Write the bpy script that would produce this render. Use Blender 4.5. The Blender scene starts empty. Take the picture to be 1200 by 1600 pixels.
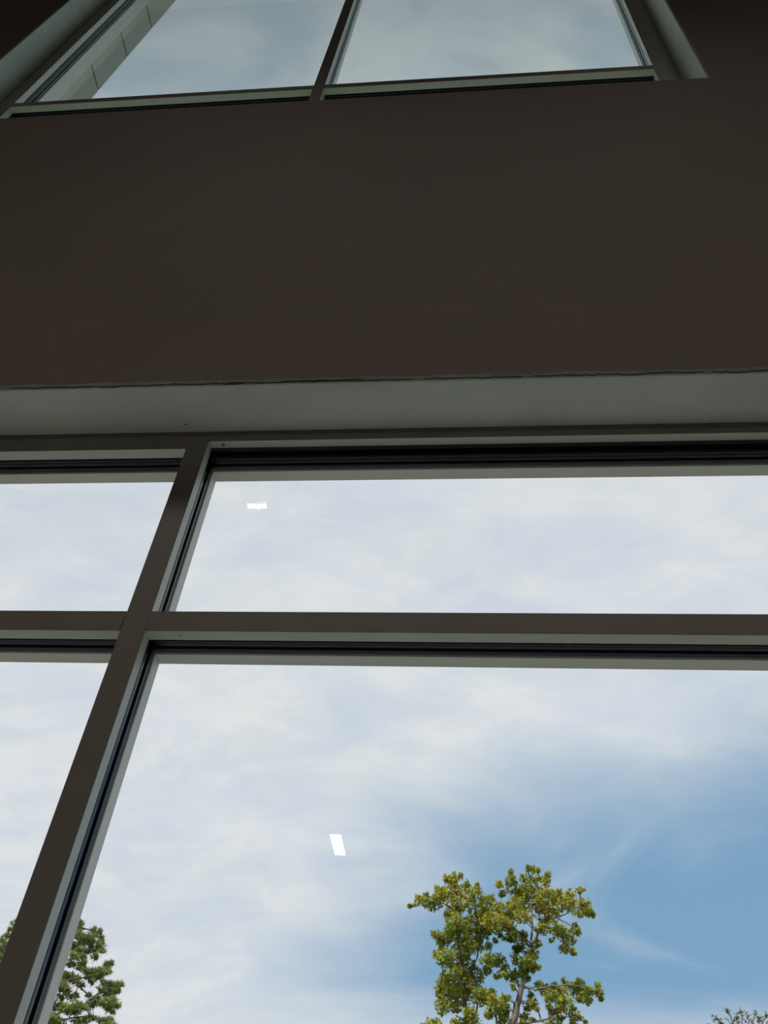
import bpy, bmesh, math, random
import numpy as np
from mathutils import Vector, Matrix, noise

random.seed(7)
rng = np.random.default_rng(11)
S = bpy.context.scene
COL = S.collection

# ------------------------------------------------------------------ camera
PITCH, ROLL, YAW, FPX = 0.7982818, 0.1031902, 0.1536808, 1382.05
CAM = Vector((0.0, -1.6, 1.5))


def cam_axes():
    ca, sa = math.cos(PITCH), math.sin(PITCH)
    fwd = Vector((0, ca, sa)); up = Vector((0, -sa, ca)); rt = Vector((1, 0, 0))
    cb, sb = math.cos(ROLL), math.sin(ROLL)
    r = rt * cb + up * sb; u = -rt * sb + up * cb
    Z = Matrix.Rotation(YAW, 3, 'Z')
    return Z @ r, Z @ u, Z @ fwd


RT, UP, FW = cam_axes()
cd = bpy.data.cameras.new('camera')
cam = bpy.data.objects.new('camera', cd)
COL.objects.link(cam)
m = Matrix((RT, UP, -FW)).transposed().to_4x4()
m.translation = CAM
cam.matrix_world = m
cd.sensor_fit = 'VERTICAL'; cd.sensor_height = 24.0; cd.lens = FPX / 1600 * 24.0
cd.clip_end = 500
S.camera = cam


def ray(px, py):
    """direction of a photograph pixel, scaled to one metre of travel along +y"""
    d = RT * ((px - 600) / FPX) - UP * ((py - 800) / FPX) + FW
    return d / d.y


# ------------------------------------------------------------------ sky, sun, exposure
S.view_settings.view_transform = 'Standard'
S.view_settings.look = 'None'
S.view_settings.gamma = 1
S.view_settings.exposure = 0.0
S.view_settings.use_curve_mapping = False
S.render.film_transparent = False
S.cycles.use_denoising = True
S.cycles.max_bounces = 10
S.cycles.diffuse_bounces = 5
S.cycles.transparent_max_bounces = 24
S.cycles.sample_clamp_indirect = 4.0


def lin(r, g, b):
    f = lambda c: (c / 255 / 12.92) if c / 255 <= 0.04045 else ((c / 255 + 0.055) / 1.055) ** 2.4
    return (f(r), f(g), f(b), 1.0)


class N:
    """tiny node-graph helper"""
    def __init__(s, tree): s.t = tree
    def new(s, typ, **kw):
        n = s.t.nodes.new(typ)
        for k, v in kw.items(): setattr(n, k, v)
        return n
    def link(s, a, b): s.t.links.new(a, b)
    def val(s, sock, v):
        if hasattr(v, 'is_linked') or isinstance(v, bpy.types.NodeSocket): s.link(v, sock)
        else: sock.default_value = v
    def math(s, op, a, b=0.0, c=None, clamp=False):
        n = s.new('ShaderNodeMath', operation=op, use_clamp=clamp)
        s.val(n.inputs[0], a); s.val(n.inputs[1], b)
        if c is not None: s.val(n.inputs[2], c)
        return n.outputs[0]
    def dot(s, v, w):
        n = s.new('ShaderNodeVectorMath', operation='DOT_PRODUCT')
        s.link(v, n.inputs[0]); n.inputs[1].default_value = w
        return n.outputs['Value']
    def smooth(s, x, a, b, lo=0.0, hi=1.0):
        n = s.new('ShaderNodeMapRange', interpolation_type='SMOOTHSTEP')
        s.val(n.inputs['Value'], x)
        n.inputs['From Min'].default_value = a; n.inputs['From Max'].default_value = b
        n.inputs['To Min'].default_value = lo; n.inputs['To Max'].default_value = hi
        return n.outputs['Result']
    def noise(s, vec, scale, detail=4, rough=0.5, dist=0.0):
        n = s.new('ShaderNodeTexNoise')
        if vec is not None: s.link(vec, n.inputs['Vector'])
        n.inputs['Scale'].default_value = scale; n.inputs['Detail'].default_value = detail
        n.inputs['Roughness'].default_value = rough; n.inputs['Distortion'].default_value = dist
        return n.outputs['Fac']
    def mixc(s, f, a, b):
        n = s.new('ShaderNodeMix', data_type='RGBA')
        s.val(n.inputs[0], f); s.val(n.inputs[6], a); s.val(n.inputs[7], b)
        return n.outputs[2]


def make_sky():
    w = bpy.data.worlds.new('sky'); S.world = w; w.use_nodes = True
    t = w.node_tree; t.nodes.clear(); g = N(t)
    tc = g.new('ShaderNodeTexCoord')
    nz = g.new('ShaderNodeVectorMath', operation='NORMALIZE'); g.link(tc.outputs['Generated'], nz.inputs[0])
    d = nz.outputs[0]
    sep = g.new('ShaderNodeSeparateXYZ'); g.link(d, sep.inputs[0])
    zz = g.math('MAXIMUM', sep.outputs['Z'], 0.0)
    # clouds lie on a flat layer: project the direction onto it
    den = g.math('ADD', zz, 0.40)
    cx = g.math('DIVIDE', sep.outputs['X'], den); cy = g.math('DIVIDE', sep.outputs['Y'], den)
    cmb = g.new('ShaderNodeCombineXYZ'); g.link(cx, cmb.inputs[0]); g.link(cy, cmb.inputs[1])
    P = cmb.outputs[0]
    n1 = g.noise(P, 2.0, 5, 0.5, 0.5)
    mp = g.new('ShaderNodeMapping'); g.link(P, mp.inputs['Vector'])
    mp.inputs['Rotation'].default_value = (0, 0, 0.5); mp.inputs['Scale'].default_value = (1.0, 1.9, 1.0)
    n2 = g.noise(mp.outputs[0], 1.9, 7, 0.55, 0.9)
    n3 = g.noise(mp.outputs[0], 6.0, 7, 0.6, 0.8)
    # a bank of cloud to the left and overhead, with its edge running up to the right
    A, B = ray(560, 1275).normalized(), ray(1240, 1065).normalized()
    nn = A.cross(B).normalized()
    if nn.dot(ray(1000, 1500).normalized()) < 0: nn = -nn
    A2, B2 = ray(470, 1600).normalized(), ray(600, 1180).normalized()
    n_l = A2.cross(B2).normalized()
    if n_l.dot(ray(1000, 1500).normalized()) < 0: n_l = -n_l
    wob = g.math('ADD', g.math('MULTIPLY', g.math('SUBTRACT', n1, 0.5), 0.22),
                 g.math('MULTIPLY', g.math('SUBTRACT', n2, 0.5), 0.20))
    s1 = g.math('ADD', g.dot(d, nn), wob)
    s2 = g.math('ADD', g.dot(d, n_l), wob)
    blue = g.math('MULTIPLY', g.smooth(s1, -0.055, 0.13), g.smooth(s2, -0.14, 0.16))
    low = g.smooth(g.math('ADD', sep.outputs['Z'], g.math('MULTIPLY', g.math('SUBTRACT', n2, 0.5), 0.08)), 0.245, 0.32)
    blue = g.math('MULTIPLY', blue, g.math('ADD', g.math('MULTIPLY', low, 0.7), 0.3))
    wisp = g.smooth(n2, 0.52, 0.76)
    blue = g.math('MULTIPLY', blue, g.math('SUBTRACT', 1.0, g.math('MULTIPLY', wisp, 0.40)))
    # thin places in the bank
    n4 = g.noise(mp.outputs[0], 4.5, 9, 0.62, 1.0)
    thin = g.math('MULTIPLY', g.smooth(g.math('ADD', g.math('MULTIPLY', n1, 0.35), g.math('MULTIPLY', n4, 0.65)), 0.40, 0.60), g.smooth(sep.outputs['Z'], 0.78, 0.94, 0.13, 0.42))
    cl = g.math('SUBTRACT', 1.0, g.math('MAXIMUM', blue, thin), clamp=True)
    base = g.mixc(g.smooth(sep.outputs['Z'], 0.0, 0.9), SKY_LOW, SKY_HIGH)
    cloudc = g.mixc(g.smooth(n3, 0.3, 0.7), CLOUD_A, CLOUD_B)
    col = g.mixc(cl, base, cloudc)
    col = g.mixc(g.smooth(sep.outputs['Z'], -0.02, 0.0), (0.10, 0.13, 0.07, 1), col)
    dusk = g.smooth(sep.outputs['Z'], 0.80, 0.96, 1.0, 0.83)      # the cloud layer is greyer overhead
    sc_ = g.new('ShaderNodeVectorMath', operation='SCALE'); g.link(col, sc_.inputs[0]); g.link(dusk, sc_.inputs['Scale']); col = sc_.outputs[0]
    bg = g.new('ShaderNodeBackground'); g.link(col, bg.inputs['Color']); bg.inputs['Strength'].default_value = SKY_STRENGTH
    out = g.new('ShaderNodeOutputWorld'); g.link(bg.outputs[0], out.inputs['Surface'])


SKY_LOW = (0.25, 0.44, 0.66, 1); SKY_HIGH = (0.20, 0.38, 0.60, 1)
CLOUD_A = (0.75, 0.80, 0.89, 1); CLOUD_B = (0.88, 0.895, 0.90, 1)
SKY_STRENGTH = 1.0
ADDED_LAMP_W = 49.0
make_sky()

sd = bpy.data.lights.new('sun', 'SUN'); sd.energy = 4.3; sd.angle = math.radians(2.0); sd.color = (1.0, 0.93, 0.82)
sun = bpy.data.objects.new('sun', sd); COL.objects.link(sun)
sun.rotation_euler = Vector((0.45, 0.75, -0.95)).to_track_quat('-Z', 'Y').to_euler()

# ------------------------------------------------------------------ materials
MATS = {}


def mat(name, color, rough=0.6, metal=0.0, spec=0.5, var=0.0, vscale=6.0, bump=0.0, bscale=120.0, coat=0.0, color2=None):
    m_ = bpy.data.materials.new(name); m_.use_nodes = True
    t = m_.node_tree; g = N(t); b = t.nodes['Principled BSDF']
    b.inputs['Roughness'].default_value = rough; b.inputs['Metallic'].default_value = metal
    b.inputs['Specular IOR Level'].default_value = spec; b.inputs['Coat Weight'].default_value = coat
    c = (*color[:3], 1.0)
    tc = g.new('ShaderNodeTexCoord')
    if var > 0 or color2:
        c2 = color2 if color2 else tuple(x * (1 - var) for x in color[:3])
        f = g.smooth(g.noise(tc.outputs['Object'], vscale, 6, 0.6), 0.3, 0.7)
        g.link(g.mixc(f, c, (*c2[:3], 1.0)), b.inputs['Base Color'])
    else:
        b.inputs['Base Color'].default_value = c
    if bump > 0:
        bp = g.new('ShaderNodeBump'); bp.inputs['Strength'].default_value = bump; bp.inputs['Distance'].default_value = 0.002
        g.link(g.noise(tc.outputs['Object'], bscale, 3, 0.6), bp.inputs['Height']); g.link(bp.outputs[0], b.inputs['Normal'])
    MATS[name] = m_
    return m_


WALL = mat('brown_wall_paint', (0.215, 0.158, 0.122), 0.75, var=0.14, vscale=0.8, bump=0.25, bscale=160)
PLASTER = mat('pale_plaster', (0.68, 0.745, 0.67), 0.8, var=0.10, vscale=5, bump=0.9, bscale=110)
EDGEP = mat('shaded_soffit_paint_edge', (0.30, 0.36, 0.31), 0.8, var=0.35, vscale=14, bump=0.6, bscale=90)  # soffit paint darkened for the shade on its room-facing lip
CRACK = mat('crack_shadow', (0.03, 0.03, 0.025), 0.95)
BRONZE = mat('bronze_aluminium', (0.28, 0.243, 0.208), 0.42, 0.0, 0.6, var=0.06, vscale=9)
PALEM = mat('lit_flank_and_lamp_housing', (0.66, 0.70, 0.62), 0.45, 0.0, 0.6, var=0.06, vscale=9)  # frame metal coloured paler for skylight on the flanks; also lamp housings
OUTERM = mat('skylit_outer_aluminium', (0.74, 0.72, 0.66), 0.5, 0.0, 0.5, var=0.06, vscale=9)  # frame metal paler still, for skylight on the outer boxes
DARKM = mat('dark_aluminium', (0.06, 0.07, 0.065), 0.5, 0.0, 0.5)
RUBBER = mat('black_rubber', (0.004, 0.004, 0.007), 0.6, 0.0, 0.15)
RUBBER2 = mat('blue_sheen_gasket', (0.010, 0.012, 0.022), 0.35, 0.0, 0.35)  # blue in the base colour stands for the sheen along the gasket
STRIPM = mat('dark_head_strip', (0.13, 0.15, 0.14), 0.7)
STEEL = mat('screw_steel', (0.35, 0.36, 0.34), 0.35, 0.8)
CLAD = mat('grey_cladding', (0.58, 0.57, 0.50), 0.7, var=0.10, vscale=3, bump=0.2, bscale=40)
CLAD2 = mat('pale_trim_metal', (0.78, 0.76, 0.70), 0.6, var=0.06, vscale=3)
JOINT = mat('joint_shadow_filler', (0.16, 0.15, 0.14), 0.9)
OUTW = mat('exterior_render', (0.42, 0.41, 0.37), 0.85, var=0.12, vscale=2)
FLOORM = mat('floor_tile', (0.42, 0.40, 0.36), 0.45, var=0.15, vscale=1.2)
CEILM = mat('ceiling_paint', (0.30, 0.28, 0.25), 0.9, var=0.05, vscale=1)
ROOMW = mat('room_wall_paint', (0.26, 0.20, 0.16), 0.8, var=0.08, vscale=0.8)
BOUNCEM = mat('pale_bounce_concrete', (0.55, 0.53, 0.48), 0.9, var=0.1, vscale=1.5)
GRASS = mat('lawn', (0.10, 0.16, 0.045), 0.95, var=0.45, vscale=0.6)
BARK = mat('grey_bark', (0.20, 0.175, 0.145), 0.9, var=0.4, vscale=5)
PBARK = mat('pine_bark', (0.13, 0.09, 0.07), 0.9, var=0.4, vscale=5)


def emission(name, color, strength):
    m_ = bpy.data.materials.new(name); m_.use_nodes = True
    t = m_.node_tree; t.nodes.clear(); g = N(t)
    e = g.new('ShaderNodeEmission'); e.inputs[0].default_value = (*color, 1); e.inputs[1].default_value = strength
    o = g.new('ShaderNodeOutputMaterial'); g.link(e.outputs[0], o.inputs[0])
    return m_


TUBE = emission('lamp_glow', (1.0, 1.0, 0.95), 9.0)
TUBE3 = emission('added_lamp_glow', (1.0, 0.95, 0.88), 0.6)
TUBE2 = emission('small_lamp_glow', (1.0, 1.0, 0.97), 9.0)


def glass_mat(name, tint):
    m_ = bpy.data.materials.new(name); m_.use_nodes = True
    t = m_.node_tree; t.nodes.clear(); g = N(t)
    geo = g.new('ShaderNodeNewGeometry')
    ior = g.math('ADD', 1.5, g.math('MULTIPLY', geo.outputs['Backfacing'], 1 / 1.5 - 1.5))   # same Fresnel on both faces of the pane
    fr = g.new('ShaderNodeFresnel'); g.link(ior, fr.inputs['IOR'])
    tr = g.new('ShaderNodeBsdfTransparent'); tr.inputs[0].default_value = (*tint, 1)
    gl = g.new('ShaderNodeBsdfGlossy'); gl.inputs['Roughness'].default_value = 0.0; gl.inputs[0].default_value = (0.95, 0.97, 0.96, 1)
    mx = g.new('ShaderNodeMixShader'); g.link(fr.outputs[0], mx.inputs[0]); g.link(tr.outputs[0], mx.inputs[1]); g.link(gl.outputs[0], mx.inputs[2])
    o = g.new('ShaderNodeOutputMaterial'); g.link(mx.outputs[0], o.inputs[0])
    return m_


GLASS = glass_mat('window_glass', (0.962, 0.972, 0.968))
GLASS_UP = glass_mat('upper_window_glass', (0.91, 0.96, 0.942))


def leaf_mat(name, c0, c1, c2, trans=0.35, rough=0.55):
    m_ = bpy.data.materials.new(name); m_.use_nodes = True
    t = m_.node_tree; t.nodes.clear(); g = N(t)
    at = g.new('ShaderNodeAttribute'); at.attribute_name = 'leaf_tone'
    rp = g.new('ShaderNodeValToRGB'); g.link(at.outputs['Fac'], rp.inputs[0])
    e = rp.color_ramp.elements
    e[0].color = (*c0, 1); e[1].color = (*c2, 1); e[1].position = 0.97
    x = e.new(0.5); x.color = (*c1, 1)
    df = g.new('ShaderNodeBsdfDiffuse'); g.link(rp.outputs[0], df.inputs[0])
    tl = g.new('ShaderNodeBsdfTranslucent'); g.link(rp.outputs[0], tl.inputs[0])
    mx = g.new('ShaderNodeMixShader'); mx.inputs[0].default_value = trans
    g.link(df.outputs[0], mx.inputs[1]); g.link(tl.outputs[0], mx.inputs[2])
    o = g.new('ShaderNodeOutputMaterial'); g.link(mx.outputs[0], o.inputs[0])
    return m_


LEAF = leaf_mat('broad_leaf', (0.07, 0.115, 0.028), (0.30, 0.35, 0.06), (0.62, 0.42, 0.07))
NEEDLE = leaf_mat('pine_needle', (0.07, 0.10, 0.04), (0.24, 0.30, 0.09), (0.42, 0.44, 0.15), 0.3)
DRYLEAF = leaf_mat('thin_top_leaf', (0.07, 0.07, 0.03), (0.16, 0.16, 0.05), (0.34, 0.26, 0.09))


# ------------------------------------------------------------------ mesh helpers
def link(name, me, material=None, parent=None, loc=None, kind=None, label=None):
    o = bpy.data.objects.new(name, me); COL.objects.link(o)
    if material is not None:
        for mm in (material if isinstance(material, (list, tuple)) else [material]): me.materials.append(mm)
    if parent: o.parent = parent
    if loc: o.location = loc
    if kind: o['kind'] = kind
    if label: o['label'] = label
    return o


def bm_obj(name, bm, material, parent=None, **kw):
    me = bpy.data.meshes.new(name)
    bmesh.ops.recalc_face_normals(bm, faces=bm.faces[:])
    bm.to_mesh(me); bm.free()
    return link(name, me, material, parent, **kw)


def box(bm, x0, x1, y0, y1, z0, z1, bev=0.0, mi=0):
    r = bmesh.ops.create_cube(bm, size=1.0)
    vs = r['verts']
    for v in vs:
        v.co = Vector((x0 + (v.co.x + .5) * (x1 - x0), y0 + (v.co.y + .5) * (y1 - y0), z0 + (v.co.z + .5) * (z1 - z0)))
    fs = {f for v in vs for f in v.link_faces}
    for f in fs: f.material_index = mi
    if bev > 0:
        es = list({e for v in vs for e in v.link_edges})
        bmesh.ops.bevel(bm, geom=es, offset=bev, segments=1, affect='EDGES', profile=0.5)


def boxes(name, lst, material, parent=None, bev=0.0, **kw):
    bm = bmesh.new()
    for b in lst: box(bm, *b, bev=bev)
    return bm_obj(name, bm, material, parent, **kw)


def empty(name, loc=(0, 0, 0)):
    o = bpy.data.objects.new(name, None); COL.objects.link(o); o.location = loc; o.empty_display_size = 0.2
    return o


def struct(o, label, cat):
    o['kind'] = 'structure'; o['label'] = label; o['category'] = cat
    return o


def tag(o, label, cat, group=None):
    o['label'] = label; o['category'] = cat
    if group: o['group'] = group
    return o


# ------------------------------------------------------------------ dimensions (metres)
ZC = 1.5                                   # eye height
WY = -0.17                                 # room face of the window wall
EY = 0.145                                 # outer face
OX0, OX1 = -2.66, 1.02                     # both openings
L0, L1 = 0.10, ZC + 2.007                  # lower opening
U0, U1 = ZC + 4.245, ZC + 7.9              # upper opening
RX0, RX1, RY, RZ = -9.0, 9.0, -24.0, ZC + 10.0


# ------------------------------------------------------------------ the window wall
def front_wall():
    xs = [RX0 - 0.3, OX0, OX1, RX1 + 0.3]; zs = [0.0, L0, L1, U0, U1, RZ + 0.4]
    bm = bmesh.new(); cache = {}
    def V(x, y, z):
        k = (round(x, 4), round(y, 4), round(z, 4))
        if k not in cache: cache[k] = bm.verts.new(k)
        return cache[k]
    for i in range(3):
        for j in range(5):
            if i == 1 and j in (1, 3): continue
            for y in (WY, EY):
                f = bm.faces.new([V(xs[i], y, zs[j]), V(xs[i + 1], y, zs[j]), V(xs[i + 1], y, zs[j + 1]), V(xs[i], y, zs[j + 1])])
                f.material_index = 0 if y == WY else 2
    rim = []
    for j in (1, 3):
        a, b = zs[j], zs[j + 1]
        c = [(OX0, a), (OX1, a), (OX1, b), (OX0, b)]
        for q in range(4):
            p, r = c[q], c[(q + 1) % 4]
            f = bm.faces.new([V(p[0], WY, p[1]), V(r[0], WY, r[1]), V(r[0], EY, r[1]), V(p[0], EY, p[1])])
            f.material_index = 1
            rim.append(bm.edges.get((V(p[0], WY, p[1]), V(r[0], WY, r[1]))))
    bmesh.ops.recalc_face_normals(bm, faces=bm.faces[:])
    bmesh.ops.bevel(bm, geom=rim, offset=0.006, segments=3, affect='EDGES', profile=0.5, material=1)
    me = bpy.data.meshes.new('wall_front'); bm.to_mesh(me); bm.free()
    return link('wall_front', me, [WALL, PLASTER, OUTW])


wall = struct(front_wall(), 'dark brown painted wall between the lower and upper windows with pale plaster reveals', 'wall')


def ragged_strip(name, along, a0, a1, fixed, width, step, amp, seed, parent, material, thick=0.0016, inward=1):
    """thin lip of paint that laps from a reveal onto the brown wall face, with a ragged outer edge"""
    bm = bmesh.new(); n = int((a1 - a0) / step); A, B, C, D = [], [], [], []
    for i in range(n + 1):
        t = a0 + (a1 - a0) * i / n
        w = width + amp * (noise.noise(Vector((t * 9, seed, 0))) + 0.6 * noise.noise(Vector((t * 47, seed, 3)))) * 1.3
        w = max(w, width * 0.25)
        th = thick * (1 + 0.4 * noise.noise(Vector((t * 30, seed, 8))))
        def mk(o, y):
            return bm.verts.new((t, y, fixed + inward * o) if along == 'x' else (fixed + inward * o, y, t))
        A.append(mk(0.004, WY - 0.0001)); B.append(mk(0.005, WY - th)); C.append(mk(w, WY - th)); D.append(mk(w + 0.001, WY + 0.0003))
    for i in range(n):
        for P_, Q_ in ((A, B), (B, C), (C, D)):
            bm.faces.new((P_[i], P_[i + 1], Q_[i + 1], Q_[i]))
    return bm_obj(name, bm, material, parent)


def crack(a0, a1, z, parent, seed, name='crack', wmax=0.0022, y=WY - 0.0032, amp=0.007):
    """a jagged open crack along the paint edge, a shallow dark sliver"""
    bm = bmesh.new(); n = max(6, int((a1 - a0) / 0.006)); up, lo, bk = [], [], []
    for i in range(n + 1):
        t = a0 + (a1 - a0) * i / n
        zc = z + amp * noise.noise(Vector((t * 11, seed, 0))) + amp * 0.55 * noise.noise(Vector((t * 60, seed, 1)))
        w = wmax * max(0.12, (0.5 + noise.noise(Vector((t * 25, seed, 2))))) * min(1, i / 4, (n - i) / 4) + 0.00012
        up.append(bm.verts.new((t, y, zc + w))); lo.append(bm.verts.new((t, y, zc - w))); bk.append(bm.verts.new((t, y + 0.003, zc)))
    for i in range(n):
        bm.faces.new((up[i], up[i + 1], lo[i + 1], lo[i]))
        bm.faces.new((up[i], bk[i], bk[i + 1], up[i + 1])); bm.faces.new((lo[i], lo[i + 1], bk[i + 1], bk[i]))
    return bm_obj(name, bm, CRACK, parent)


ragged_strip('paint_edge', 'x', OX0, OX1, L1, 0.021, 0.008, 0.007, 1.0, wall, EDGEP)
for a, b, zo, sd_, wm in ((-1.35, -0.66, 0.0035, 3, 0.0022), (-0.72, -0.18, 0.004, 5, 0.0018), (-0.55, -0.32, 0.009, 9, 0.0012), (0.15, 0.60, 0.005, 6, 0.0015), (0.62, 0.98, 0.004, 7, 0.0016),
                          (-2.4, -1.4, 0.004, 8, 0.0018), (-0.15, 0.12, 0.004, 11, 0.0009)):
    crack(a, b, L1 + zo, wall, sd_, wmax=wm)
ragged_strip('paint_edge', 'z', U0, U1, OX0, 0.012, 0.01, 0.003, 2.0, wall, EDGEP, inward=-1)
ragged_strip('paint_edge', 'z', U0, U1, OX1, 0.014, 0.01, 0.003, 4.0, wall, EDGEP, inward=1)
bm = bmesh.new(); bmesh.ops.create_cone(bm, cap_ends=True, segments=10, radius1=0.003, radius2=0.003, depth=0.0006)
bm_obj('nail_hole', bm, CRACK, wall, loc=(-0.859, -0.032, L1 - 0.0003))

# room shell
struct(boxes('wall_left', [(RX0 - 0.3, RX0, RY, WY, 0, RZ)], ROOMW), 'plain brown side wall on the left of the hall', 'wall')
struct(boxes('wall_right', [(RX1, RX1 + 0.3, RY, WY, 0, RZ)], ROOMW), 'plain brown side wall on the right of the hall', 'wall')
struct(boxes('wall_back', [(RX0 - 0.3, RX1 + 0.3, RY - 0.3, RY, 0, RZ)], ROOMW), 'plain back wall of the hall behind the viewer', 'wall')
struct(boxes('ceiling', [(RX0 - 0.3, RX1 + 0.3, RY - 0.3, WY, RZ, RZ + 0.4)], CEILM), 'high plain ceiling of the hall', 'ceiling')
struct(boxes('floor', [(RX0 - 0.3, RX1 + 0.3, RY - 0.3, EY, -0.2, 0.0)], FLOORM), 'grey brown tiled floor of the hall', 'floor')


# ------------------------------------------------------------------ window frames
D1, D2, D3 = 0.036, 0.092, 0.132          # room-side box, glazing pocket, outer box


def vmember(name, x0, x1, z0, z1, parent, inner=None, left_open=True, right_open=True):
    """upright: room-side box, outer box; the glazing pocket with its gaskets is a sub-part"""
    bm = bmesh.new()
    box(bm, x0, x1, 0, D1, z0, z1, bev=0.0012)
    box(bm, x0, x1, D2, D3, z0, z1, bev=0.0012, mi=1)
    bm.faces.ensure_lookup_table()
    o = bm_obj(name, bm, [BRONZE, PALEM, OUTERM], parent)
    side_faces(o)
    lst = [(x0 + 0.008, x1 - 0.008, D1, D2, z0, z1)]
    boxes('glazing_pocket', lst, RUBBER, o)
    g = []
    if left_open: g += [(x0 + 0.003, x0 + 0.008, D1 + 0.007, D1 + 0.017, z0, z1), (x0 + 0.003, x0 + 0.008, D2 - 0.018, D2 - 0.008, z0, z1)]
    if right_open: g += [(x1 - 0.008, x1 - 0.003, D1 + 0.007, D1 + 0.017, z0, z1), (x1 - 0.008, x1 - 0.003, D2 - 0.018, D2 - 0.008, z0, z1)]
    for q in g: boxes('gasket', [q], RUBBER2, o, bev=0.001)
    return o


def side_faces(o):
    """flanks and outer boxes get paler metal with skylight in the colour, room faces bronze"""
    for p in o.data.polygons:
        if p.normal.y < -0.5 and p.center.y < 0.01: p.material_index = 0
        elif p.center.y > D2 - 0.01: p.material_index = 2
        else: p.material_index = 1


def hmember(name, x0, x1, z0, z1, parent, top=True, bottom=True, room_drop=0.0):
    bm = bmesh.new()
    if room_drop:
        box(bm, x0, x1, 0, 0.027, z0 + room_drop, z1, bev=0.001)
    else:
        box(bm, x0, x1, 0, D1, z0, z1, bev=0.0012)
    box(bm, x0, x1, D2, D3, z0, z1, bev=0.0012)
    o = bm_obj(name, bm, [BRONZE, PALEM, OUTERM], parent)
    side_faces(o)
    if room_drop:
        boxes('glazing_stop', [(x0, x1, 0.029, 0.043, z0 + room_drop + 0.001, z1)], DARKM, o, bev=0.001)
        boxes('glazing_pocket', [(x0, x1, 0.043, D2, z0 + 0.012, z1)], RUBBER, o)
    else:
        boxes('glazing_pocket', [(x0, x1, D1, D2, z0 + 0.008 * bottom, z1 - 0.008 * top)], RUBBER, o)
    g = []
    if bottom: g += [(x0, x1, D1 + 0.007, D1 + 0.017, z0 + 0.003, z0 + (0.012 if room_drop else 0.008)), (x0, x1, D2 - 0.018, D2 - 0.008, z0 + 0.003, z0 + (0.012 if room_drop else 0.008))]
    if top: g += [(x0, x1, D1 + 0.007, D1 + 0.017, z1 - 0.008, z1 - 0.003), (x0, x1, D2 - 0.018, D2 - 0.008, z1 - 0.008, z1 - 0.003)]
    for q in g: boxes('gasket', [q], RUBBER2, o, bev=0.001)
    return o


def pane(x0, x1, z0, z1, parent, material):
    return boxes('glass_pane', [(x0 - 0.0075, x1 + 0.0075, 0.060, 0.067, z0 - 0.0075, z1 + 0.0075)], material, parent)


def screw(x, y, z, parent, r=0.0062):
    bm = bmesh.new()
    bmesh.ops.create_cone(bm, cap_ends=True, segments=16, radius1=r * 0.7, radius2=r, depth=0.0012)
    o = bm_obj('screw', bm, STEEL, parent, loc=(x, y, z - 0.0006))
    bm = bmesh.new()
    box(bm, -r * .7, r * .7, -r * .14, r * .14, -0.0009, -0.0004); box(bm, -r * .14, r * .14, -r * .7, r * .7, -0.0009, -0.0004)
    bm_obj('screw_slot', bm, CRACK, o)
    return o


# lower window
w1 = empty('window_1', (0, 0, 0))
struct(w1, 'large lower window in dark bronze frames with one mullion and one transom, trees and sky outside', 'window')
JL, JR = -2.565, 0.908
M0, M1 = -0.849, -0.787
T0, T1 = ZC + 1.263, ZC + 1.323
HB = ZC + 1.934
vmember('jamb', OX0, JL, L0, L1, w1, left_open=False)
vmember('jamb', JR, OX1, L0, L1, w1, right_open=False)
mull = vmember('mullion', M0, M1, L0, L1, w1)
hmember('head', JL, M0, HB, L1, w1, top=False)
hr = hmember('head', M1, JR, HB, L1, w1, top=False, room_drop=0.032)
for a, b in ((JL, M0), (M1, JR)):
    tr = hmember('transom', a, b, T0, T1, w1)
    hmember('sill', a, b, L0, L0 + 0.09, w1, bottom=False)
    pane(a, b, T1, HB, w1, GLASS)
    pane(a, b, L0 + 0.09, T0, w1, GLASS)
screw(-0.746, 0.0135, HB + 0.032, w1)
boxes('scratch', [(-0.712, -0.704, 0.016, 0.0175, T0 - 0.0003, T0 + 0.0002), (-0.706, -0.7035, 0.0165, 0.021, T0 - 0.0003, T0 + 0.0002)], CRACK, w1)
boxes('head_strip', [(OX0, OX1, -0.004, 0.0, L1 - 0.014, L1 + 0.0)], STRIPM, w1, bev=0.0012)  # dark strip along the frame top, just under the soffit
# hairline joint where the left transom meets the mullion
boxes('joint_line', [(M0 - 0.0012, M0 - 0.0004, -0.0004, 0.001, T0, T1 - 0.02)], CRACK, w1)

# upper window
w2 = empty('window_2', (0, 0, 0))
struct(w2, 'upper window high above the brown wall with grey sky and a clad pier outside', 'window')
N0, N1 = -0.867, -0.807
K0, K1 = ZC + 4.92, ZC + 4.975
vmember('jamb', OX0, JL, U0, U1, w2, left_open=False)
vmember('jamb', JR, OX1, U0, U1, w2, right_open=False)
vmember('mullion', N0, N1, U0, U1, w2)
for a, b in ((JL, N0), (N1, JR)):
    hmember('transom', a, b, K0, K1, w2)
    hmember('sill', a, b, U0, U0 + 0.06, w2, bottom=False)
    hmember('head', a, b, U1 - 0.07, U1, w2, top=False)
    pane(a, b, K1, U1 - 0.07, w2, GLASS_UP)
    pane(a, b, U0 + 0.06, K0, w2, GLASS_UP)

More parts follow.
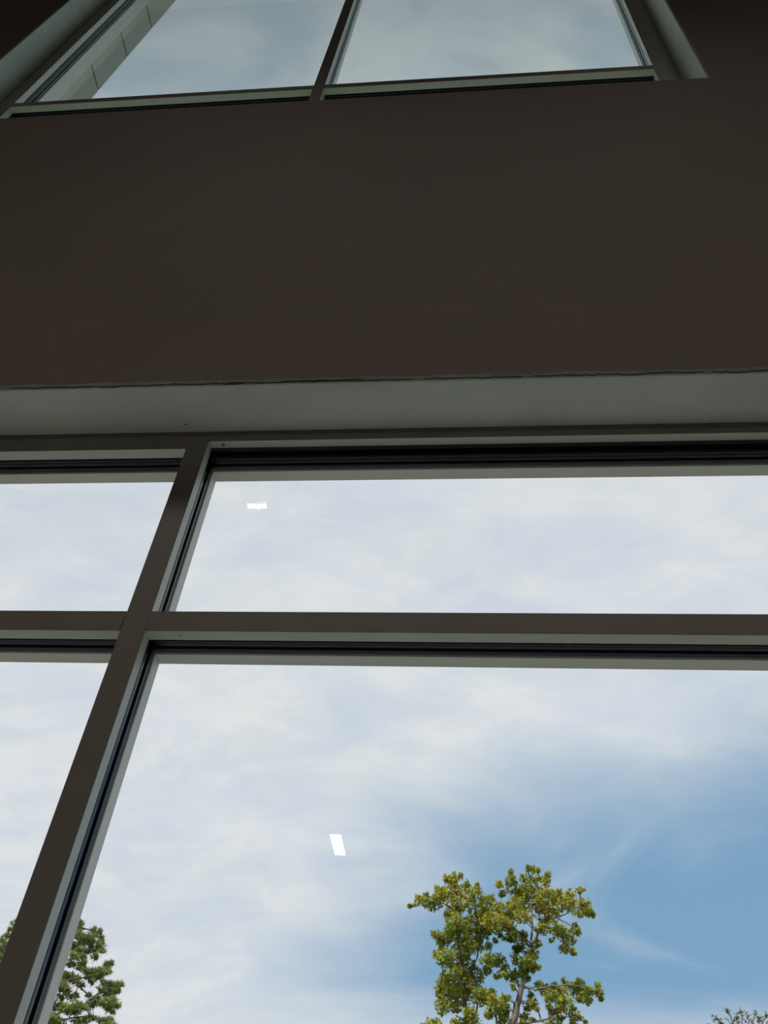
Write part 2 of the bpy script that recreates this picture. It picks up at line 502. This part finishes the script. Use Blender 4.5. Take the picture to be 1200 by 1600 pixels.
# ------------------------------------------------------------------ outside pier beside the upper window
pier = struct(boxes('wall_exterior', [(-3.9, -2.775, EY, 0.455, 0.0, RZ + 0.6)], JOINT), 'grey panel-clad outside pier at the left edge of the upper window', 'wall')
boxes('corner_trim', [(-2.775, -2.72, EY, 0.285, 0.0, RZ + 0.6)], CLAD2, pier, bev=0.003)
k = 0
z = ZC + 6.64 - 0.75 * 11
side_me = None
while z < RZ + 0.5:
    a, b = max(z + 0.014, 0.01), min(z + 0.75 - 0.014, RZ + 0.6)
    if b - a > 0.05:
        if b - a > 0.72 and side_me is None or b - a < 0.72:
            bm = bmesh.new(); box(bm, -2.775, -2.75, 0.285, 0.482, 0, b - a, bev=0.002); box(bm, -3.9, -2.78, 0.457, 0.482, 0, b - a, bev=0.002)
            o = bm_obj('cladding_panel', bm, CLAD, pier, loc=(0, 0, a))
            if b - a > 0.72: side_me = o.data
        else:
            link('cladding_panel', side_me, None, pier, loc=(0, 0, a))
    z += 0.75

# ------------------------------------------------------------------ ground
struct(boxes('ground', [(-150, 150, EY, 220, -0.25, -0.05)], GRASS), 'green lawn outside the building', 'ground')
struct(boxes('bounce_slab', [(-20, 20, EY, 7.0, -0.05, -0.01)], BOUNCEM), 'unseen pale concrete slab added outside the window wall to bounce light up', 'bounce_slab')  # added below view to reflect neutral light onto soffit and frame undersides


# ------------------------------------------------------------------ ceiling lamps (two seen as reflections in the panes, a row added unseen)
def mirror_pt(px, py, h):
    d = ray(px, py); t = h / d.z
    return Vector((d.x * t, 2 * 0.0635 - (CAM.y + t), CAM.z + h))


def troffer(cx, cy, wx, wy, name, label, tubes=3, glow=None):
    r = empty(name, (cx, cy, RZ))
    tag(r, label, 'ceiling light')
    f = 0.022
    bm = bmesh.new()
    box(bm, -wx / 2 - f, wx / 2 + f, -wy / 2 - f, -wy / 2, -0.03, 0); box(bm, -wx / 2 - f, wx / 2 + f, wy / 2, wy / 2 + f, -0.03, 0)
    box(bm, -wx / 2 - f, -wx / 2, -wy / 2, wy / 2, -0.03, 0); box(bm, wx / 2, wx / 2 + f, -wy / 2, wy / 2, -0.03, 0)
    box(bm, -wx / 2, wx / 2, -wy / 2, wy / 2, -0.008, 0)
    bm_obj('housing', bm, PALEM, r)
    for i in range(tubes):
        w = wx / tubes
        x = -wx / 2 + w * (i + .5)
        bm = bmesh.new(); bmesh.ops.create_cone(bm, cap_ends=True, segments=12, radius1=w * 0.40, radius2=w * 0.40, depth=wy * 0.97)
        bmesh.ops.rotate(bm, verts=bm.verts[:], matrix=Matrix.Rotation(math.pi / 2, 3, 'X')); bmesh.ops.scale(bm, vec=(1, 1, 0.3), verts=bm.verts[:])
        bm_obj('lamp_tube', bm, glow or TUBE, r, loc=(x, 0, -0.02))
    return r


H = RZ - ZC
a, b = mirror_pt(523.5, 1302, H), mirror_pt(532, 1335, H)
lw = abs(mirror_pt(533, 1302, H).x - mirror_pt(515, 1302, H).x)
troffer((a.x + b.x) / 2, (a.y + b.y) / 2, lw, abs(a.y - b.y), 'ceiling_light', 'long narrow ceiling lamp reflected in the big lower pane left of the broad-leaved tree')
a, b = mirror_pt(401, 780, H), mirror_pt(402, 791, H)
lw = abs(mirror_pt(416, 780, H).x - mirror_pt(386, 780, H).x); ly = abs(a.y - b.y)
r = empty('ceiling_light', ((a.x + b.x) / 2, (a.y + b.y) / 2, RZ)); tag(r, 'small square ceiling lamp reflected near the top of the pane beside the mullion', 'ceiling light')
boxes('housing', [(-lw / 2 - .004, lw / 2 + .004, -ly / 2 - .014, ly / 2 + .014, -0.03, 0)], PALEM, r, bev=0.004)
boxes('diffuser', [(-lw / 2 + .004, lw / 2 - .004, -ly / 2 - .01, ly / 2 + .01, -0.036, -0.0302)], TUBE2, r)
bm = bmesh.new(); bmesh.ops.create_uvsphere(bm, u_segments=12, v_segments=8, radius=0.014)
bm_obj('indicator_lamp', bm, TUBE2, r, loc=(0.012, -ly / 2 - 0.04, -0.013))


# a row of lamps added out of view near the window wall to light the hall
for i, (x, lab) in enumerate(((-6.0, 'added unseen square lamp nearest the left wall of the hall'), (-2.2, 'added unseen square lamp above and left of the viewer'),
                              (1.6, 'added unseen square lamp above and right of the viewer'), (5.4, 'added unseen square lamp nearest the right wall of the hall'))):
    r = troffer(x, -4.4, 1.1, 1.1, 'ceiling_light', lab, 4, glow=TUBE3)
    r['group'] = 'added lamps in the unseen row near the window wall'
    ld = bpy.data.lights.new('added_lamp_light', 'AREA'); ld.shape = 'RECTANGLE'; ld.size = ld.size_y = 1.1; ld.energy = ADDED_LAMP_W; ld.color = (1.0, 0.95, 0.88)
    ld.spread = math.radians(85)
    lo = bpy.data.objects.new('added_lamp_light', ld); COL.objects.link(lo); lo.parent = r; lo.location = (0, 0, -0.05)


# ------------------------------------------------------------------ trees
def tube(bm, pts, rads, seg=7):
    prev = None
    for i, p in enumerate(pts):
        d = (pts[min(i + 1, len(pts) - 1)] - pts[max(i - 1, 0)]).normalized()
        a_ = d.cross(Vector((0.3, 1, 0.1))).normalized(); b_ = d.cross(a_).normalized()
        ring = [bm.verts.new(p + (a_ * math.cos(2 * math.pi * k / seg) + b_ * math.sin(2 * math.pi * k / seg)) * rads[i]) for k in range(seg)]
        if prev:
            for k in range(seg): bm.faces.new((prev[k], prev[(k + 1) % seg], ring[(k + 1) % seg], ring[k]))
        prev = ring
    bm.faces.new(prev)


def wander(pts, amp, n=4):
    out = []
    for i in range(len(pts) - 1):
        for k in range(n):
            t = k / n
            p = pts[i].lerp(pts[i + 1], t)
            if i or k: p = p + Vector([random.uniform(-amp, amp) for _ in range(3)])
            out.append(p)
    out.append(pts[-1])
    return out


def cloud_mesh(name, shapes, mat_, parent, tones, kind='stuff'):
    """many little flat pieces in one mesh; shapes = list of (verts Nx3, faces), tones one per piece"""
    V_, F_, T_ = [], [], []
    n = 0
    for (vs, fs), tn in zip(shapes, tones):
        V_.append(vs); F_ += [tuple(i + n for i in f) for f in fs]; T_ += [tn] * len(vs); n += len(vs)
    me = bpy.data.meshes.new(name)
    me.from_pydata(np.concatenate(V_).tolist(), [], F_)
    at = me.attributes.new('leaf_tone', 'FLOAT', 'POINT'); at.data.foreach_set('value', np.array(T_, np.float32))
    return link(name, me, mat_, parent, kind=kind)


def star_leaf():
    """five-lobed leaf outline, slightly cupped"""
    pts = [(0, -0.12, 0)]
    ang = [-60, -28, 15, 52, 90, 128, 165, 208, 240]
    rad = [0.42, 0.22, 0.52, 0.26, 0.62, 0.26, 0.52, 0.22, 0.42]
    vs = [(0, 0, 0)] + [(r_ * math.cos(math.radians(q)), r_ * math.sin(math.radians(q)), -0.12 * r_ / 0.6) for q, r_ in zip(ang, rad)]
    fs = [(0, i, i + 1) for i in range(1, 9)]
    return np.array(vs), fs


LV, LF = star_leaf()


def rand_rot(up_bias=0.4):
    n = rng.normal(size=3); n[2] += up_bias * 2; n[1] -= 0.3; n /= np.linalg.norm(n)
    a_ = np.cross(n, rng.normal(size=3)); a_ /= np.linalg.norm(a_)
    return np.stack([a_, np.cross(n, a_), n])


def px_point(px, py, y):
    """world point where the line of sight of a photo pixel meets the vertical plane at this y"""
    return CAM + ray(px, py) * (y - CAM.y)


def px_size(px, py, y):
    return (px_point(px + 1, py, y) - px_point(px, py, y)).length


def broad_tree():
    Y0 = 29.5
    def P(zx, zy, dy=0.0):                      # sketch coordinates of the crown
        return px_point(620 + zx * 340 / 1200, 1330 + zy * 270 / 953, Y0 + dy)
    root_xy = P(600, 1300)
    base = Vector((root_xy.x - 0.2, Y0, -0.05))
    r = empty('broadleaf_tree', base)
    tag(r, 'tall green broad-leaved tree with yellowing leaves and a forked pale trunk', 'tree')
    ski = []                                    # limbs
    T = lambda *q: [P(x, y, d) for x, y, d in q]
    trunk = [base] + T((590, 1700, 0), (615, 1250, 0), (635, 960, 0), (665, 850, 0), (682, 760, 0), (722, 640, 0), (737, 530, .1), (745, 400, .1), (738, 240, .2), (735, 140, .2))
    limbs = [
        (T((585, 1500, 0), (470, 1150, .3), (410, 945, .4), (375, 860, .4), (362, 700, .3), (348, 500, .2), (345, 320, .2), (320, 180, .2)), .15),
        (T((737, 530, .1), (765, 470, -.2), (800, 430, -.3), (880, 365, -.4), (1010, 300, -.5)), .07),
        (T((737, 530, .1), (690, 460, .3), (620, 400, .5), (560, 350, .5)), .06),
        (T((682, 760, 0), (640, 690, .3), (560, 640, .4), (500, 590, .5)), .06),
        (T((690, 745, 0), (760, 765, -.3), (850, 740, -.5), (940, 740, -.6), (1080, 760, -.7)), .055),
        (T((640, 955, 0), (720, 945, -.2), (830, 925, -.4), (885, 860, -.5), (930, 820, -.6)), .06),
        (T((830, 925, -.4), (920, 930, -.4), (980, 900, -.5)), .03),
        (T((375, 860, .4), (300, 800, .1), (240, 740, 0)), .05),
        (T((362, 700, .3), (430, 620, .5), (460, 500, .5), (470, 360, .4)), .05),
        (T((348, 500, .2), (260, 450, 0), (210, 470, 0)), .03),
        (T((345, 330, .2), (250, 280, -.1), (150, 270, -.2), (70, 305, -.2)), .035),
        (T((345, 330, .2), (420, 280, .4), (450, 200, .4)), .03),
        (T((745, 400, .1), (660, 290, .2), (600, 190, .2), (575, 180, .2)), .04),
        (T((742, 330, .1), (820, 240, 0), (840, 140, 0)), .035),
        (T((880, 365, -.4), (960, 420, -.5), (1000, 440, -.5)), .03),
        (T((860, 380, -.4), (900, 450, -.3), (950, 530, -.3)), .03),
        (T((550, 950, .2), (545, 900, .2), (560, 860, .2)), .05),
        (T((470, 1150, .3), (545, 960, .2)), .06),
        (T((410, 945, .4), (450, 850, .6), (470, 760, .6)), .05),
    ]
    bm = bmesh.new(); pts = wander(trunk, 0.03, 3)
    tube(bm, pts, [0.19 * (1 - i / len(pts)) ** 1.5 + 0.014 for i in range(len(pts))], 9)
    bm_obj('trunk', bm, BARK, r).matrix_parent_inverse = Matrix.Translation(-base)
    allp = list(pts[len(pts) // 3:])
    for lp, r0 in limbs:
        pp = wander(lp, 0.04, 3); bm = bmesh.new()
        tube(bm, pp, [r0 * .7 * (1 - 0.85 * i / len(pp)) + 0.005 for i in range(len(pp))], 6)
        bm_obj('branch', bm, BARK, r).matrix_parent_inverse = Matrix.Translation(-base)
        allp += pp
    blobs = [(85, 300, 26, 12), (130, 268, 40, 26), (115, 250, 16, 14), (160, 240, 16, 14), (200, 290, 60, 42), (222, 205, 20, 18), (240, 240, 45, 40), (275, 150, 22, 22), (318, 125, 12, 16), (310, 165, 45, 42), (355, 135, 14, 14), (310, 230, 80, 50),
             (385, 195, 28, 40), (445, 190, 20, 16), (425, 245, 65, 45), (500, 285, 60, 42), (330, 300, 70, 45), (300, 345, 45, 30), (460, 330, 80, 45), (560, 320, 40, 45), (540, 390, 85, 50), (440, 400, 90, 50), (330, 400, 70, 60),
             (620, 420, 50, 35), (225, 465, 40, 24), (255, 500, 40, 45), (320, 460, 70, 50), (410, 460, 80, 50), (480, 440, 50, 40), (370, 530, 75, 55), (225, 570, 28, 28), (270, 590, 55, 50), (360, 620, 80, 55), (440, 520, 50, 40), (500, 520, 22, 20), (545, 490, 20, 14),
             (330, 690, 85, 55), (420, 690, 70, 50), (270, 720, 55, 45), (240, 760, 30, 50), (300, 790, 80, 60), (400, 770, 90, 55), (250, 850, 45, 55), (480, 800, 75, 45), (330, 860, 40, 30), (540, 840, 60, 45), (590, 880, 45, 50), (520, 780, 30, 20), (600, 810, 40, 16),
             (500, 600, 45, 45), (560, 605, 50, 38), (490, 660, 35, 25), (410, 900, 40, 40), (385, 950, 90, 30), (320, 940, 25, 14), (510, 900, 25, 25), (590, 935, 35, 20),
             (565, 185, 24, 22), (580, 235, 22, 20), (628, 110, 17, 20), (630, 160, 34, 34), (655, 215, 60, 45), (705, 150, 28, 30), (738, 100, 30, 24), (778, 105, 14, 14), (765, 150, 45, 30), (832, 130, 22, 18), (820, 170, 28, 34), (735, 220, 80, 45), (820, 235, 55, 40), (895, 222, 18, 20),
             (885, 260, 50, 35), (955, 240, 38, 30), (1005, 215, 36, 12), (940, 290, 70, 40), (1030, 290, 42, 30), (1050, 330, 40, 30), (1080, 350, 18, 12), (1000, 340, 40, 24), (700, 290, 90, 50), (800, 300, 70, 50), (640, 310, 60, 40), (860, 330, 60, 35), (700, 360, 60, 30), (620, 360, 60, 35), (820, 380, 40, 25),
             (800, 430, 35, 30), (870, 420, 50, 36), (920, 450, 55, 40), (990, 440, 30, 24), (985, 410, 16, 20), (950, 490, 40, 30), (925, 540, 30, 28), (970, 555, 22, 16), (850, 490, 16, 14), (640, 470, 40, 30), (690, 470, 35, 30), (690, 520, 25, 28), (660, 540, 24, 24), (775, 510, 26, 24), (570, 460, 20, 16), (600, 480, 16, 14),
             (745, 570, 48, 35), (720, 610, 55, 36), (650, 590, 22, 36), (765, 640, 32, 22), (700, 660, 60, 32), (650, 690, 45, 30), (600, 680, 22, 24), (720, 700, 22, 16), (640, 745, 14, 18), (560, 690, 20, 10), (600, 640, 24, 12), (545, 690, 14, 10),
             (785, 740, 24, 18), (815, 760, 36, 30), (865, 740, 20, 16), (850, 800, 45, 32), (900, 780, 50, 36), (920, 715, 14, 14), (960, 745, 40, 24), (1010, 730, 34, 26), (1000, 780, 45, 24), (1055, 770, 36, 26), (1105, 745, 18, 18), (1110, 775, 26, 22), (1125, 815, 16, 10), (1055, 825, 30, 20), (1010, 815, 25, 16),
             (930, 830, 50, 30), (900, 870, 40, 26), (960, 880, 42, 26), (1000, 915, 26, 18), (980, 940, 22, 14), (1040, 948, 14, 8), (860, 890, 26, 16), (745, 840, 32, 28), (775, 870, 16, 14), (720, 860, 22, 14), (740, 800, 16, 20), (710, 920, 28, 26), (690, 945, 16, 14), (750, 930, 18, 14), (840, 860, 20, 20), (905, 920, 24, 14)]
    # the crown goes on below the frame
    for i in range(46):
        blobs.append((random.uniform(180, 1000), random.uniform(975, 1500), random.uniform(45, 90), random.uniform(35, 60)))
    shapes, tones, twigs = [], [], bmesh.new()
    s = px_size(790, 1480, Y0) * 340 / 1200
    for (bx, by, rx, ry) in blobs:
        dy = random.uniform(-1.0, 1.0) * (1.0 if rx > 35 else 0.4)
        c = P(bx, by, dy)
        near = min(allp, key=lambda q: (q - c).length)
        if (near - c).length < 1.0 and near.z - c.z < 0.45:
            for k in range(2):
                e_ = c + Vector((random.uniform(-1, 1) * rx * s * .7, random.uniform(-.2, .2), random.uniform(-1, 1) * ry * s * .7))
                tube(twigs, wander([near, near.lerp(e_, .6), e_], 0.03, 2), [0.018, 0.015, 0.012, 0.009, 0.005], 4)
        n_ = int(14 + rx * ry * 0.058)
        if by > 970: n_ = int(n_ * 0.6)
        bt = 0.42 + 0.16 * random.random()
        if by < 420: bt += 0.08  # upper crown toned up as the sunlit top
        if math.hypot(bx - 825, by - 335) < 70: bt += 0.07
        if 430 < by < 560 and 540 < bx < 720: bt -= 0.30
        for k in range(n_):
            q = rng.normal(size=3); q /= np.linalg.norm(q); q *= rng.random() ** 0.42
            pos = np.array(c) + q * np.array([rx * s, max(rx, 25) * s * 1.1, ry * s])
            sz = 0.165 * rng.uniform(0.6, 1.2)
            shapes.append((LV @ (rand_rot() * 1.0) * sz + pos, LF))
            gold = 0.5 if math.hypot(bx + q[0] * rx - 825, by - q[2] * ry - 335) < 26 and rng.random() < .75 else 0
            tones.append(float(np.clip(bt + rng.normal() * 0.13 + 0.07 * q[2] + gold, 0, 1)))  # clump tops toned up and undersides down for sunlight, plus random tone
    bm_obj('twigs', twigs, BARK, r, kind='stuff').matrix_parent_inverse = Matrix.Translation(-base)
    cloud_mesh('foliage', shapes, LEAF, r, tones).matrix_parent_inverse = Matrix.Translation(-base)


def pine_tree():
    Y0 = 36.0
    def P(zx, zy, dy=0.0): return px_point(zx * 0.2, 1400 + zy * 0.2, Y0 + dy)
    tp = P(280, 120); base = Vector((tp.x, Y0, -0.05))
    r = empty('pine_tree', base)
    tag(r, 'dark green pine tree behind the mullion at the lower left', 'tree')
    trunk = [base, Vector((base.x, Y0, 8.0)), P(270, 1000), P(280, 600), P(285, 300), P(290, 130)]
    bm = bmesh.new(); pp = wander(trunk, 0.03, 3)
    tube(bm, pp, [0.3 * (1 - i / len(pp)) ** 0.7 + 0.02 for i in range(len(pp))], 9)
    bm_obj('trunk', bm, PBARK, r).matrix_parent_inverse = Matrix.Translation(-base)
    limbs = [((285, 300), (420, 330), (560, 320), (700, 320)), ((280, 480), (430, 500), (600, 500), (700, 420)), ((280, 640), (450, 660), (640, 640), (800, 590), (860, 540)),
             ((275, 900), (430, 930), (600, 880), (720, 800), (830, 720), (940, 700)), ((275, 980), (450, 960), (650, 940), (840, 970)), ((720, 800), (800, 840), (900, 880)), ((600, 690), (640, 730), (700, 780)),
             ((280, 500), (180, 420), (80, 380), (20, 400)), ((285, 330), (200, 300), (80, 270)), ((280, 700), (150, 640), (20, 560)), ((430, 500), (520, 420), (610, 240))]
    ap = []
    for q in limbs:
        lp = [P(x, y, (x - 280) * -0.0005 * i) for i, (x, y) in enumerate(q)]
        w_ = wander(lp, 0.04, 3); bm = bmesh.new()
        tube(bm, w_, [0.032 * (1 - .8 * i / len(w_)) + 0.007 for i in range(len(w_))], 6)
        bm_obj('branch', bm, PBARK, r).matrix_parent_inverse = Matrix.Translation(-base); ap += w_
    blobs = [(625, 215, 26, 28), (610, 265, 45, 35), (590, 310, 40, 30), (690, 330, 70, 45), (640, 350, 40, 40), (730, 270, 22, 24), (765, 290, 36, 34), (785, 340, 26, 26), (790, 390, 36, 34), (740, 400, 60, 35), (800, 430, 22, 18), (690, 430, 50, 22), (580, 390, 45, 35), (620, 430, 50, 22), (740, 480, 30, 24), (650, 480, 24, 16),
             (580, 470, 50, 22), (550, 530, 50, 22), (640, 520, 35, 24), (620, 560, 60, 24), (690, 590, 55, 26), (740, 610, 60, 30), (800, 590, 50, 36), (850, 600, 18, 20), (835, 540, 35, 24), (870, 525, 18, 14), (560, 640, 70, 32), (520, 620, 40, 24), (690, 640, 30, 14), (720, 670, 30, 18), (600, 680, 50, 14), (770, 640, 50, 18),
             (480, 700, 50, 34), (520, 740, 50, 24), (830, 690, 50, 26), (870, 720, 60, 36), (925, 700, 36, 20), (945, 690, 14, 14), (900, 750, 50, 24), (790, 730, 40, 20), (830, 770, 36, 20), (690, 780, 30, 14), (760, 820, 60, 28), (820, 840, 60, 30), (880, 820, 36, 26), (910, 860, 36, 22), (700, 850, 50, 20), (840, 890, 40, 18), (880, 910, 20, 14),
             (450, 860, 50, 40), (520, 890, 70, 36), (600, 860, 60, 34), (570, 910, 60, 30), (660, 880, 50, 20), (480, 790, 40, 18), (560, 800, 40, 16), (600, 780, 30, 12), (640, 700, 20, 10), (650, 975, 60, 28), (600, 990, 40, 16), (730, 955, 40, 16), (790, 980, 40, 22), (845, 970, 36, 18), (420, 940, 40, 18), (700, 945, 30, 12), (440, 980, 30, 14),
             (85, 265, 20, 16), (60, 310, 34, 26), (25, 350, 30, 24), (30, 390, 34, 34), (12, 430, 20, 30), (5, 480, 14, 20)]
    for i in range(40): blobs.append((random.uniform(130, 470), random.uniform(180, 1000), random.uniform(40, 75), random.uniform(22, 40)))
    for i in range(34): blobs.append((random.uniform(-350, 880), random.uniform(1010, 1500), random.uniform(50, 90), random.uniform(24, 40)))
    for i in range(22): blobs.append((random.uniform(-380, -20), random.uniform(480, 1000), random.uniform(40, 70), random.uniform(20, 36)))
    s = px_size(120, 1520, Y0) * 0.2
    shapes, tones = [], []; twigs = bmesh.new()
    F1 = [(0, 1, 2)]
    for bx, by, rx, ry in blobs:
        dy = random.uniform(-0.8, 0.8); c = P(bx, by, dy)
        near = min(ap, key=lambda q: (q - c).length)
        if (near - c).length < 1.2: tube(twigs, wander([near, near.lerp(c, .6), c], 0.03, 2), [0.02, 0.016, 0.013, 0.01, 0.006], 4)
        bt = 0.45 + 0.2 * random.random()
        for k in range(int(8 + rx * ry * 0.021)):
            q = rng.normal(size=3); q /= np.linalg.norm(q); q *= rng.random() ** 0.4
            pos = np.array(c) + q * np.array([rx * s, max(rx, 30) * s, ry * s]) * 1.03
            tone = bt + 0.22 * q[2] + rng.normal() * .07  # tufts lighter toward the top of each clump, as if lit from above
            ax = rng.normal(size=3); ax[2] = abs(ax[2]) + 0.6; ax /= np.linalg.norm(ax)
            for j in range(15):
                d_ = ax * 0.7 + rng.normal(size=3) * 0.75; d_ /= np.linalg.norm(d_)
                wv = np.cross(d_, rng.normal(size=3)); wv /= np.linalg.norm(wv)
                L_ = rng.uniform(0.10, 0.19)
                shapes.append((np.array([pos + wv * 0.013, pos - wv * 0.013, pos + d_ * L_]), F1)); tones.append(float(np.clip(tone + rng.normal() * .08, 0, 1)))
    bm_obj('twigs', twigs, PBARK, r, kind='stuff').matrix_parent_inverse = Matrix.Translation(-base)
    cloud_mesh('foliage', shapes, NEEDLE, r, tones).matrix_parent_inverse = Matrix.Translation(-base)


def far_tree():
    Y0 = 42.0
    top = px_point(1160, 1590, Y0); base = Vector((top.x + .3, Y0, -0.05))
    r = empty('thin_topped_tree', base)
    tag(r, 'distant tree whose sparse twiggy top just shows at the lower right corner', 'tree')
    bm = bmesh.new(); hub = px_point(1170, 1660, Y0)
    pp = wander([base, Vector((base.x, Y0, 6)), hub], 0.05, 3); tube(bm, pp, [0.28 * (1 - i / len(pp)) + .05 for i in range(len(pp))], 8)
    bm_obj('trunk', bm, BARK, r).matrix_parent_inverse = Matrix.Translation(-base)
    tips = [(1136, 1577), (1118, 1590), (1150, 1588), (1158, 1580), (1168, 1586), (1180, 1584), (1188, 1590), (1198, 1588), (1215, 1592), (1235, 1600), (1108, 1606), (1126, 1600), (1255, 1620), (1090, 1625), (1145, 1600), (1175, 1600), (1196, 1602)]
    shapes, tones = [], []
    for x, y in tips:
        dy = random.uniform(-.8, .8); e_ = px_point(x, y, Y0 + dy)
        bm = bmesh.new(); w_ = wander([hub, hub.lerp(e_, .5) + Vector((0, 0, .2)), e_], .06, 3)
        tube(bm, w_, [.05 * (1 - i / len(w_)) + .008 for i in range(len(w_))], 5)
        bm_obj('branch', bm, BARK, r).matrix_parent_inverse = Matrix.Translation(-base)
        for k in range(60):
            t_ = rng.random() ** 1.6
            p = np.array(e_) * (1 - t_ * .8) + np.array(hub) * t_ * .8 + rng.normal(size=3) * (0.07 + 0.35 * t_)
            if rng.random() < 0.25: p = np.array(e_) + rng.normal(size=3) * 0.06
            shapes.append((LV @ rand_rot() * 0.14 * rng.uniform(.6, 1.1) + p, LF)); tones.append(float(np.clip(.4 + rng.normal() * .2 + (.2 if 1145 < x < 1172 else 0), 0, 1)))
    for i in range(1400):
        q = rng.normal(size=3); q /= np.linalg.norm(q); q *= rng.random() ** .4
        p = np.array(hub) + np.array([0, 0, -2.6]) + q * np.array([3.4, 2.6, 2.6])
        shapes.append((LV @ rand_rot() * 0.17 + p, LF)); tones.append(float(np.clip(.42 + rng.normal() * .15, 0, 1)))
    cloud_mesh('foliage', shapes, DRYLEAF, r, tones).matrix_parent_inverse = Matrix.Translation(-base)


broad_tree()
pine_tree()
far_tree()
